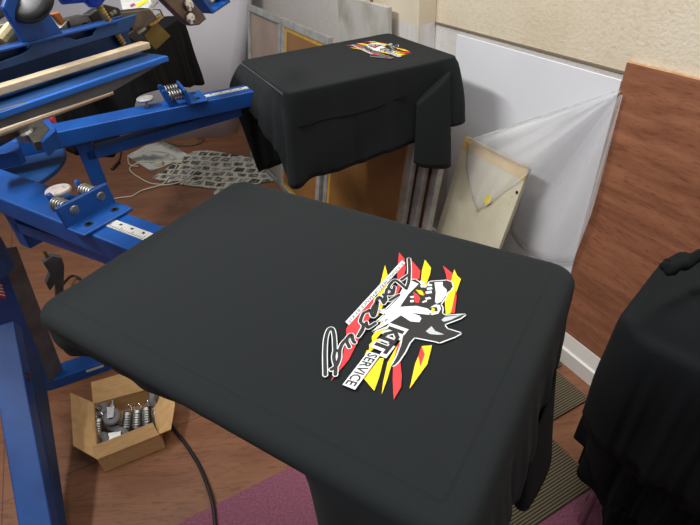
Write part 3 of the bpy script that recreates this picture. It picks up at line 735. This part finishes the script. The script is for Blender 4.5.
W2 = k7([(258, 175), (320, 170), (320, 200), (350, 230), (345, 270), (310, 320), (275, 335), (262, 320), (268, 250)])
SMALLW = [k7(q) for q in ([(75, 280), (105, 275), (105, 290), (80, 293)], [(75, 310), (103, 305), (103, 322), (78, 325)], [(165, 320), (198, 303), (202, 320), (170, 328)], [(185, 292), (225, 283), (235, 298), (200, 305)],
          [(190, 245), (235, 235), (240, 255), (195, 262)], [(200, 215), (240, 210), (243, 226), (205, 232)], [(205, 183), (242, 190), (238, 203), (207, 203)], [(148, 162), (186, 168), (186, 184), (155, 185)], [(150, 198), (182, 192), (190, 207), (160, 215)],
          [(225, 362), (265, 340), (300, 345), (306, 375), (287, 410), (240, 420), (205, 402), (250, 408), (284, 388), (275, 360)])]
GREY = [[(322, 372), (340, 356), (430, 345), (405, 356), (372, 372), (335, 382)], [(240, 432), (270, 405), (290, 430), (336, 448), (300, 450), (262, 446)]]
REDS = [k7(q) for q in ([(100, 245), (128, 262), (152, 292), (140, 330), (112, 325), (105, 290)], [(168, 258), (188, 262), (180, 276)])]
YE = [k7(q) for q in ([(238, 363), (262, 375), (250, 408), (235, 397)], [(118, 230), (160, 235), (180, 258), (178, 275), (148, 265)], [(180, 190), (194, 186), (192, 206)])]
def k4c(X, Y): return (360+X/8.75, 250+Y/8.75)
def k5d(X, Y): return (340+X/8.75, 285+Y/8.75)
def k6c(X, Y): return (318+X/8.75, 325+Y/8.75)
STRK = [[k4c(*p) for p in q] for q in ([(428, 88), (433, 180), (427, 280), (405, 350)], [(405, 350), (350, 302), (302, 274), (262, 312)], [(422, 228), (362, 272)], [(262, 312), (250, 345), (285, 372), (262, 400)],
        [(238, 352), (228, 392), (262, 402)], [(300, 335), (288, 392), (262, 402)], [(205, 400), (228, 440), (207, 478)], [(207, 478), (185, 432), (160, 428), (140, 462)], [(340, 405), (262, 452)])] + \
    [[k5d(*p) for p in q] for q in ([(405, 75), (395, 110), (380, 165)], [(380, 165), (352, 120), (330, 130), (305, 190)], [(318, 165), (290, 205), (278, 268), (298, 285), (318, 225), (330, 160)],
        [(278, 268), (262, 232), (235, 245), (205, 262), (180, 330), (205, 372), (160, 462)], [(232, 340), (240, 385), (270, 372), (310, 345)])] + \
    [[k6c(*p) for p in q] for q in ([(400, 5), (388, 60), (352, 112)], [(275, 205), (252, 142), (292, 95), (308, 150), (322, 165)], [(250, 138), (212, 180), (190, 240), (188, 300), (160, 372), (118, 402)],
        [(65, 448), (62, 250), (70, 130), (92, 60), (115, 42), (134, 62), (145, 130), (150, 235)], [(150, 235), (140, 300), (155, 370), (153, 445)], [(150, 235), (190, 240)])]
SCR = [[rv(p) for p in s] for s in STRK]
STRIP = [rv(k3c(*p)) for p in [(340, 188), (412, 210), (263, 414), (190, 384)]]
STRIP2 = [rv(k1c(*p)) for p in [(483, 112), (500, 127), (205, 452), (186, 435)]]
KITB = (rv((389.5, 327)), rv((370.5, 350)), rv((405, 332.5)))
SRVB = (rv((368.9, 353.6)), rv((344.6, 385.2)), rv((378.8, 356.2)))
SMLB = (rv(k1c(485, 119)), rv(k1c(190, 437)), rv(k1c(497, 129)))

def ribbon(mb, pts, w, to3):
    P_ = [np.array(p) for p in pts]
    # smooth the stroke
    Q_ = []
    for i in range(len(P_)-1):
        p0 = P_[max(i-1, 0)]; p1 = P_[i]; p2 = P_[i+1]; p3 = P_[min(i+2, len(P_)-1)]
        for k in range(5):
            t = k/5; Q_.append(.5*((2*p1)+(-p0+p2)*t+(2*p0-5*p1+4*p2-p3)*t*t+(-p0+3*p1-3*p2+p3)*t**3))
    Q_.append(P_[-1])
    Q_ = [q for k, q in enumerate(Q_) if k == 0 or np.linalg.norm(q-Q_[k-1]) > 1e-6]
    n = len(Q_); Ls, Rs = [], []
    for i in range(n):
        d = Q_[min(i+1, n-1)]-Q_[max(i-1, 0)]; d = d/(np.linalg.norm(d)+1e-9); nn = np.array([-d[1], d[0]])*w/2
        Ls.append(Q_[i]+nn); Rs.append(Q_[i]-nn)
    mb.add([to3(q) for q in Ls+Rs], [(i, i+1, n+i+1, n+i) for i in range(n-1)])
    for e, q, o in ((Q_[0]-Q_[1], Q_[0], 1), (Q_[-1]-Q_[-2], Q_[-1], 1)):
        a0 = math.atan2(e[1], e[0])
        mb.add([to3(q+w/2*np.array([math.cos(a0-PI/2+a*PI/8), math.sin(a0-PI/2+a*PI/8)])) for a in range(9)], [tuple(range(9))])
def flatpoly(mb, poly, to3, mi=0):
    # triangulate properly through bmesh-free ear clipping by mathutils
    from mathutils.geometry import tessellate_polygon
    tr_ = tessellate_polygon([[Vector((p[0], p[1], 0)) for p in poly]])
    mb.add([to3(np.array(p)) for p in poly], [tuple(t) for t in tr_], mi)
def text_mesh(txt, basis, mb, to3, fill=.96, mi=0, bold=0.0):
    cu = bpy.data.curves.new('lettering_source', 'FONT'); cu.body = txt; cu.size = 1; cu.fill_mode = 'FRONT'; cu.resolution_u = 2; cu.offset = bold
    ob = bpy.data.objects.new('lettering_source', cu); COL.objects.link(ob)
    dg = bpy.context.evaluated_depsgraph_get(); me = bpy.data.meshes.new_from_object(ob.evaluated_get(dg))
    V = [v.co.copy() for v in me.vertices]; x0 = min(v.x for v in V); x1 = max(v.x for v in V); y0 = min(v.y for v in V); y1 = max(v.y for v in V)
    o_, e_, u_ = map(np.array, basis)
    ex = e_-o_; uy = u_-o_
    vs = []
    for v in V:
        a = (v.x-x0)/(x1-x0); b = (v.y-y0)/(y1-y0); a = .5+(a-.5)*fill; b = .5+(b-.5)*fill
        vs.append(to3(o_+ex*a+uy*b))
    mb.add(vs, [tuple(p.vertices) for p in me.polygons], mi)
    bpy.data.objects.remove(ob); bpy.data.curves.remove(cu); bpy.data.meshes.remove(me)

def logo(P, parent, dr=0, dv=0, z0=.0017):
    def T(k): return lambda q: P(q[0]+dr, q[1]+dv, ZP+z0+k*.00022)
    mb = MB()
    for p in YEL: flatpoly(mb, p, T(0))
    mb.build('yellow_stripes', PYL, parent)
    mb = MB()
    for p in RED: flatpoly(mb, p, T(1))
    mb.build('red_stripes', PR, parent)
    R2 = lambda L_: [rv(k2c(*p)) for p in L_]
    mb = MB(); b0 = R2(B0); ribbon_closed = b0+[b0[0]]
    for i in range(len(b0)):
        a, b = np.array(b0[i]), np.array(b0[(i+1) % len(b0)]); d = b-a; L_ = np.linalg.norm(d); n = np.array([-d[1], d[0]])/L_*.0016
        mb.add([T(2)(q) for q in (a-n, b-n, b+n, a+n)], [(0, 1, 2, 3)])
    mb.build('wolf_outline', PW, parent)
    mb = MB(); flatpoly(mb, b0, T(3)); wolf = mb.build('wolf_head', INK, parent)
    mb = MB()
    for L_ in [W1, W2]+SMALLW: flatpoly(mb, R2(L_), T(4))
    mb.build('wolf_fur', PW, wolf)
    mb = MB()
    for L_ in GREY: flatpoly(mb, R2(L_), T(4))
    mb.build('wolf_ears', PG, wolf)
    mb = MB()
    for L_ in REDS: flatpoly(mb, R2(L_), T(4))
    mb.build('wolf_tongue', PR, wolf)
    mb = MB()
    flatpoly(mb, R2(YE[0]), T(5))
    mb.build('wolf_eye', PYL, wolf)
    for L_ in YE[1:]:
        mb = MB(); flatpoly(mb, R2(L_), T(4)); mb.build('wolf_jaw', PYL, wolf)
    nc = np.array(rv(k2c(352, 190))); mb = MB()
    mb.add([T(5)(nc+.0058*np.array([math.cos(a*PI/10), math.sin(a*PI/10)])) for a in range(20)], [tuple(range(20))]); mb.build('wolf_nose', INK, wolf)
    mb = MB()
    for k_, s in enumerate(SCR): ribbon(mb, s, .0064, T(5.4+k_*.08))
    so = mb.build('script_outline', PW, parent)
    mb = MB()
    for k_, s in enumerate(SCR): ribbon(mb, s, .0042, T(7.2+k_*.08))
    mb.build('script_lettering', INK, so)
    mb = MB(); flatpoly(mb, STRIP, T(6)); flatpoly(mb, STRIP2, T(5)); st_ = mb.build('lettering_strips', PW, parent)
    mb = MB(); text_mesh('SERVICE', SRVB, mb, T(7), .98, bold=.015); text_mesh('RUNNING PERFORMANCE BY KIT', SMLB, mb, T(6), .97)
    mb.build('strip_lettering', INK, st_)
    mb = MB(); text_mesh('KIT', KITB, mb, T(6), 1.22, bold=.13)
    ko = mb.build('kit_outline', PW, parent)
    mb = MB(); text_mesh('KIT', KITB, mb, T(7), .98, bold=.05); mb.build('kit_lettering', INK, ko)
logo(P1, sh1)
logo(P2, sh2)

# ------------------------------------------------------------------ pile of black shirts on a stool, right
EX = A(.68, -.73, 0); EX /= np.linalg.norm(EX); EY = A(.73, .68, 0); EY -= EX*(EX@EY); EY /= np.linalg.norm(EY)
OC = A(.472, .640, 0)
def PS(a, b, z): return OC+EX*a+EY*b+Z3*z
stool = empty('stool', PS(.2, .2, 0))
MB().box(PS(.05, .05, .60), EX*.30, EY*.20, Z3*.03).build('seat', GREYP, stool, bevel=.004)
lgp = U(668, 521, .03)
for a, b in ((.07, .07), (.34, .07), (.34, .24), (.07, .24)):
    MB().tube([PS(a, b, 0), PS(a, b, .60)], .011, 14).build('leg', CHROME, stool, smooth=True)
tag(stool, 'stool with chrome tube legs hidden under the pile of black shirts', 'stool')
gp = 'pile of black t-shirts on the stool'
lay = [('lowest shirt of the black pile, its crumpled hem hanging closest to the floor', .635, .0, .47, .014, .018, 21, CLOTH2, .02),
       ('black t-shirt second from the bottom of the pile, with a ragged folded hem', .66, .0, .40, .012, .016, 33, CLOTH2, .012),
       ('black t-shirt just under the topmost one in the pile', .70, .0, .30, .006, .006, 41, CLOTH2, .006),
       ('topmost smooth black t-shirt spread over the pile at the right edge', .74, .0, .30, .010, .006, 52, mat('washed_black_cotton', (22, 25, 27), .9, 0, (25, 28, 30), 900, bump=.25, bscale=1500, spec=.15, bdist=.0004), .0)]
for i, (lab, zt_0, _, hang, fl, fo, sd, M_, ins) in enumerate(lay):
    root = empty('black_shirt', PS(.2, .17, zt_0-hang))
    tag(root, lab, 't-shirt', gp)
    ks = [(0, hang*.95, fl, fo), (.5, hang*.9, fl, fo), (1.0, hang, fl, fo), (1.5, hang*1.02, fl+.01, fo), (2.0, hang, fl, fo), (2.5, hang, fl, fo), (3, hang, fl, fo), (3.5, hang, fl, fo)]
    g_ = i*.006
    drape('body', PS, .030-g_+ins, .38+g_, .030-g_+ins, .28+g_, zt_0, ks, root, M_, rc=.05, seam=False, seed=sd, dome=.10, er=.02, wr=3)
    if i == 3:
        # rolled collar at the top
        ca = [U(667, 262, .86), U(664, 266, .86), U(672, 270, .86), U(690, 262, .87), U(710, 250, .88)]
        cb_ = MB(); pts = []
        for k in range(25):
            t = k/24*4; j = min(int(t), 3); f = t-j; pts.append(ca[j]*(1-f)+ca[j+1]*f+Z3*.004*math.sin(k))
        cb_.tube(pts, [.004+.005*min(1, k/10)+.001*math.sin(k*1.3) for k in range(25)], 10)
        cb_.build('collar', CLOTH2, root, smooth=True)

# ------------------------------------------------------------------ cardboard box of casters
zr = .072
BLp, BRp, FRp, FLp = A(-.893, 1.100, 0), A(-.716, 1.148, 0), A(-.633, .957, 0), A(-.801, .885, 0)
FRp = FRp; 
box = empty('cardboard_box', (BLp+BRp+FRp+FLp)/4)
tag(box, 'small open cardboard box of casters on the floor under the big platen', 'box')
cen = (BLp+BRp+FRp+FLp)/4
def wallp(a, b):
    d = (b-a)/np.linalg.norm(b-a); nn = A(-d[1], d[0], 0); nn = nn if nn@(cen-a) > 0 else -nn
    return MB().box(a+Z3*.0035, b-a, nn*.003, Z3*(zr-.0035)).build('side_wall', CARD, box)
for a, b in ((BLp, BRp), (BRp, FRp), (FRp, FLp), (FLp, BLp)): wallp(a, b)
MB().prism([p+Z3*.001 for p in (BLp, BRp, FRp, FLp)], Z3*.0025).build('bottom', CARDIN, box)
def flap(a, b, tip_px, z, name='flap', M=CARD):
    a, b = a+Z3*zr, b+Z3*zr
    q = [U(x, y, zz) for (x, y), zz in zip(tip_px, z)]
    n = np.cross(b-a, q[0]-a); n /= np.linalg.norm(n)
    return MB().prism([a, b]+q, n*.003).build(name, M, box, bevel=.0005)
# flaps: back stands up, left and right splay, front folds inward
flap(BLp, BRp, [(149, 388), (148, 380), (131, 371), (91, 382)], [.075, .095, .13, .125])
flap(FLp, BLp, [(70, 393), (73, 446)], [.10, .07])
flap(BRp, FRp, [(171, 430), (175, 405), (173, 393), (160, 385)], [.062, .078, .088, .10])
flap(FLp, FRp, [(152.5, 422.5), (93, 446)], [.105, .105])
# casters
def caster(loc, ax, label, side):
    """wheel on a short stem; ax = wheel axle direction"""
    root = empty('caster_wheel', loc); q0 = A(*loc); ax = A(*ax); ax /= np.linalg.norm(ax); loc = A(*loc)
    tw = MB(); tw.lathe(loc-ax*.008, ax, [(.011, 0), (.019, 0), (.0225, .003), (.0235, .008), (.0225, .013), (.019, .016), (.011, .016)], 28)
    tw.build('wheel', RUBBER, root, smooth=False)
    MB().lathe(loc-ax*.0095, ax, [(.0, 0), (.006, 0), (.0105, .0025), (.0115, .0025), (.0115, .0165), (.0105, .0165), (.006, .019), (0, .019)], 20).build('hub', mat('dark_hub', (64, 60, 58), .5), root)
    up = np.cross(ax, A(*side)); up /= np.linalg.norm(up)
    fk = MB(); sd_ = A(*side)/np.linalg.norm(side)
    for s in (-1, 1): fk.prism([loc+ax*s*.0115+sd_*.006+up*-.008, loc+ax*s*.0115+sd_*.006+up*.008, loc+ax*s*.0115+sd_*-.026+up*.010, loc+ax*s*.0115+sd_*-.026-up*.010], ax*s*.0018)
    fk.lathe(loc-sd_*.028, -sd_, [(.009, 0), (.009, .004), (.005, .005), (.005, .018), (0, .018)], 14)
    fk.build('fork', STEEL, root)
    root.scale = (1.2,)*3; tag(root, label, 'caster', 'casters in the cardboard box'); return root
def socket(loc, tilt, label):
    root = empty('spring_socket', loc); loc = A(*loc); ax = A(tilt[0], tilt[1], 1); ax /= np.linalg.norm(ax)
    pr = [(.0105, 0)]+[(.0105+.0007*(k % 2), .004+k*.0028) for k in range(13)]+[(.0095, .042), (.006, .044), (.006, .038)]
    MB().lathe(loc, ax, pr, 20).build('barrel', STEEL, root)
    u = np.cross(ax, A(0, 1, 0)); u /= np.linalg.norm(u)
    pts = [loc+ax*.042+u*.008*math.cos(t*PI/10)+ax*.016*math.sin(t*PI/10) for t in range(11)]
    MB().tube(pts, .0016, 6).build('wire_loop', CHROME, root, smooth=True)
    root.scale = (1.35,)*3; tag(root, label, 'metal socket', 'zinc sockets in the cardboard box'); return root
zl = .05
def bl(a, b, z): return (BLp*(1-a)*(1-b)+BRp*a*(1-b)+FRp*a*b+FLp*(1-a)*b)+Z3*z
SK = (0, 1.3)
socket(U(98, 437, .03), SK, 'zinc socket with wire loop, leftmost in the cardboard box')
socket(U(126, 430, .032), (.15, 1.2), 'zinc socket with wire loop directly right of the large grey wheel')
socket(U(136.5, 428, .032), SK, 'zinc socket with wire loop in the middle of the upright row')
socket(U(147, 425, .032), (-.12, 1.2), 'zinc socket with wire loop, second from the right in the box')
socket(U(159, 428, .03), (-.3, 1.1), 'zinc socket with wire loop in the right corner of the box')
caster(U(112, 417, .070), (.1, -.35, .9), 'grey caster wheel lying flat on top, its dark hub facing up', (.2, -1, -.3))
caster(U(100, 408, .048), (.1, -.5, .8), 'grey caster wheel in the back left corner of the box', (-.3, -1, .3))
caster(U(156, 399, .085), (.93, -.35, .25), 'grey caster wheel standing on edge in the back right corner of the box', (.1, .6, 1))
caster(U(103, 441, .040), (-.5, -.5, .7), 'grey caster wheel in the front left corner of the box', (1, -.4, .2))
caster(U(120, 436, .040), (.1, -.3, .9), 'grey caster wheel partly under the front flap of the box', (1, .2, 0))
caster(U(143, 431, .026), (.3, .5, .6), 'grey caster wheel low in the box under the right sockets', (-1, .2, .2))
caster(U(116, 426, .026), (.2, .5, .8), 'grey caster wheel buried low in the middle of the box', (-1, .4, .2))

# ------------------------------------------------------------------ cords, papers
def spline(pts, k=8):
    P_ = [A(*p) for p in pts]; Q_ = []
    for i in range(len(P_)-1):
        p0 = P_[max(i-1, 0)]; p1 = P_[i]; p2 = P_[i+1]; p3 = P_[min(i+2, len(P_)-1)]
        for j in range(k):
            t = j/k; Q_.append(.5*((2*p1)+(-p0+p2)*t+(2*p0-5*p1+4*p2-p3)*t*t+(-p0+3*p1-3*p2+p3)*t**3))
    Q_.append(P_[-1]); return Q_
o = MB().tube(spline([U(158, 398, .008), U(171, 424, .008), U(185, 443, .008), U(199, 465, .008), U(209, 490, .013), U(214, 512, .013), U(216, 545, .013)]), .0055, 10).build('power_cable', CORDB, smooth=True)
tag(o, 'thick black cable running past the cardboard box over the magenta rug', 'cable')
def P4(X, Y, z=.006): return U(120+X/5, 120+Y/5, z)
o = empty('extension_cord', P4(190, 215, 0))
cdm = MB()
cdm.tube(spline([P4(-60, 400), P4(0, 388), P4(60, 380), P4(110, 352), P4(200, 325, .012), P4(235, 300, .012), P4(270, 255, .012), P4(290, 215, .012), P4(320, 190, .012)]), .0042, 8)
cdm.tube(spline([P4(200, 322, .016), P4(150, 315), P4(100, 290), P4(60, 262), P4(50, 238), P4(90, 215), P4(140, 207, .012), P4(180, 210, .012)]), .0042, 8)
cdm.tube(spline([P4(300, 200, .014), P4(240, 165, .014), P4(180, 155, .014), P4(120, 160), P4(70, 165), P4(42, 185), P4(48, 222), P4(90, 232)]), .0038, 8)
cdm.tube(spline([P4(200, 326, .02), P4(260, 320, .014), P4(320, 300, .014), P4(370, 265, .014), P4(385, 245, .014), P4(330, 225, .014), P4(290, 205, .018)]), .0038, 8)
cdm.build('cord', CORDW, o, smooth=True)
sk_ = MB().box(P4(176, 232, .006), (.05, 0, 0), (.0, .035, 0), (0, 0, .025)).build('socket_block', CORDW, o, bevel=.004)
MB().box(P4(270, 215, .012), (.055, -.02, 0), (.012, .03, 0), (0, 0, .016)).build('plug', CORDW, o, bevel=.003)
tag(o, 'white extension cord coiled over the newspapers on the floor', 'cord')
pm = mat('newsprint', (196, 190, 174), .85)
nt, b, L = node_mat(pm)
tc = [n for n in nt.nodes if n.type == 'TEX_COORD'][0]
vo = nt.nodes.new('ShaderNodeTexBrick'); mpp = nt.nodes.new('ShaderNodeMapping'); mpp.inputs['Rotation'].default_value = (0, 0, .25)
vo.inputs['Scale'].default_value = 13; vo.inputs['Mortar Size'].default_value = .13; vo.inputs['Mortar Smooth'].default_value = .4; vo.inputs['Brick Width'].default_value = 1.0; vo.inputs['Row Height'].default_value = .9
vo.inputs['Color1'].default_value = (.0, .0, .0, 1); vo.inputs['Color2'].default_value = (.25, .25, .25, 1); vo.inputs['Mortar'].default_value = (1, 1, 1, 1)
nn = nt.nodes.new('ShaderNodeTexNoise'); nn.inputs['Scale'].default_value = 60; nn.inputs['Detail'].default_value = 5
ad = nt.nodes.new('ShaderNodeMath'); ad.operation = 'ADD'; rp = nt.nodes.new('ShaderNodeValToRGB'); rp.color_ramp.elements[0].position = .52; rp.color_ramp.elements[1].position = .86
rp.color_ramp.elements[0].color = (*lin((52, 52, 52)), 1); rp.color_ramp.elements[1].color = (*lin((196, 192, 178)), 1)
nz = nt.nodes.new('ShaderNodeTexNoise'); nz.inputs['Scale'].default_value = 9; vm = nt.nodes.new('ShaderNodeVectorMath'); vm.operation = 'MULTIPLY_ADD'; vm.inputs[1].default_value = (.07, .07, 0)
L(tc.outputs['Object'], nz.inputs['Vector']); L(nz.outputs['Color'], vm.inputs[0]); L(tc.outputs['Object'], vm.inputs[2]); L(vm.outputs[0], mpp.inputs[0]); L(mpp.outputs[0], vo.inputs['Vector']); L(tc.outputs['Object'], nn.inputs['Vector']); L(vo.outputs['Color'], ad.inputs[0]); L(nn.outputs['Fac'], ad.inputs[1]); L(ad.outputs[0], rp.inputs[0]); L(rp.outputs[0], b.inputs['Base Color'])
def paper(pts, z, label, M):
    o = MB().prism([P4(x, y, z) for x, y in pts], Z3*.003).build('newspaper', M); tag(o, label, 'newspaper', 'newspapers on the floor'); return o
pm2 = mat('pale_newsprint', (204, 204, 196), .8, 0, (120, 122, 120), 7, lo=.5, hi=.62, detail=3)
paper([(35, 180), (130, 128), (215, 110), (262, 128), (345, 178), (160, 258)], .0008, 'pale open newspaper page at left under the white cord', pm2)
paper([(160, 290), (365, 158), (437, 152), (640, 186), (780, 230), (790, 300), (520, 352), (280, 320), (240, 315)], .0042, 'open newspaper with rows of small pictures beside the far black shirt', pm)
paper([(465, 350), (520, 352), (560, 370), (500, 385), (470, 372)], .0008, 'newspaper corner poking out beside the near black shirt edge', pm)
o = MB().tube(spline([P4(225, 100, .02), P4(240, 110, .012), P4(290, 124, .01), P4(350, 126, .01), P4(400, 112, .012), P4(418, 96, .02), P4(408, 88, .03), P4(385, 92, .02)]), .006, 8).build('webbing_strap', mat('dark_webbing', (70, 56, 44), .8, 0, (110, 92, 74), 50), smooth=True)
tag(o, 'dark strap lying on the floor at the foot of the white partition', 'strap')
o = MB().tube(spline([U(60, 288, .06), U(72, 276, .03), U(85, 283, .008), U(97, 297, .008), U(110, 312, .008)]), .006, 8).build('floor_hose', CORDB, smooth=True)
tag(o, 'thin black cable curling on the floor beside the press lever bracket', 'cable')
o = empty('black_plug', U(117, 166, .0))
MB().tube(spline([U(121, 150, .008), U(120, 158, .008), U(117, 163, .010)]), .0035, 8).build('lead', CORDB, o, smooth=True)
MB().tube([U(119, 162, .011), U(112, 169, .011)], [.011, .009], 10).build('plug_body', BLACKP, o, smooth=True)
tag(o, 'small black plug lying on the brown floor below the rear blue arm', 'plug')

# ------------------------------------------------------------------ light
def area(name, loc, target, sx, sy, energy, color):
    l = bpy.data.lights.new(name, 'AREA'); l.shape = 'RECTANGLE'; l.size = sx; l.size_y = sy; l.energy = energy; l.color = color
    o = bpy.data.objects.new(name, l); COL.objects.link(o); o.location = loc
    o.rotation_euler = (Vector(target)-Vector(loc)).to_track_quat('-Z', 'Y').to_euler(); return o
area('ceiling_tube_light', (-1.5, .9, 2.6), (0, 1.3, .8), 1.2, .12, 46, (1, .98, .95))
area('ceiling_tube_light', (.2, .9, 2.8), (.2, 1.0, .0), 1.6, .5, 34, (1, .97, .93))
area('ceiling_tube_light', (-.6, -1.2, 2.7), (-.3, 1.0, .5), 1.4, .4, 9, (.95, .97, 1))
wd = bpy.data.worlds.new('world'); sc.world = wd; wd.use_nodes = True
bg = wd.node_tree.nodes['Background']; bg.inputs[0].default_value = (.86, .92, 1, 1); bg.inputs[1].default_value = .15
vsx = sc.view_settings; vsx.view_transform = 'Standard'; vsx.look = 'None'; vsx.exposure = 0; vsx.gamma = 1; vsx.use_curve_mapping = False
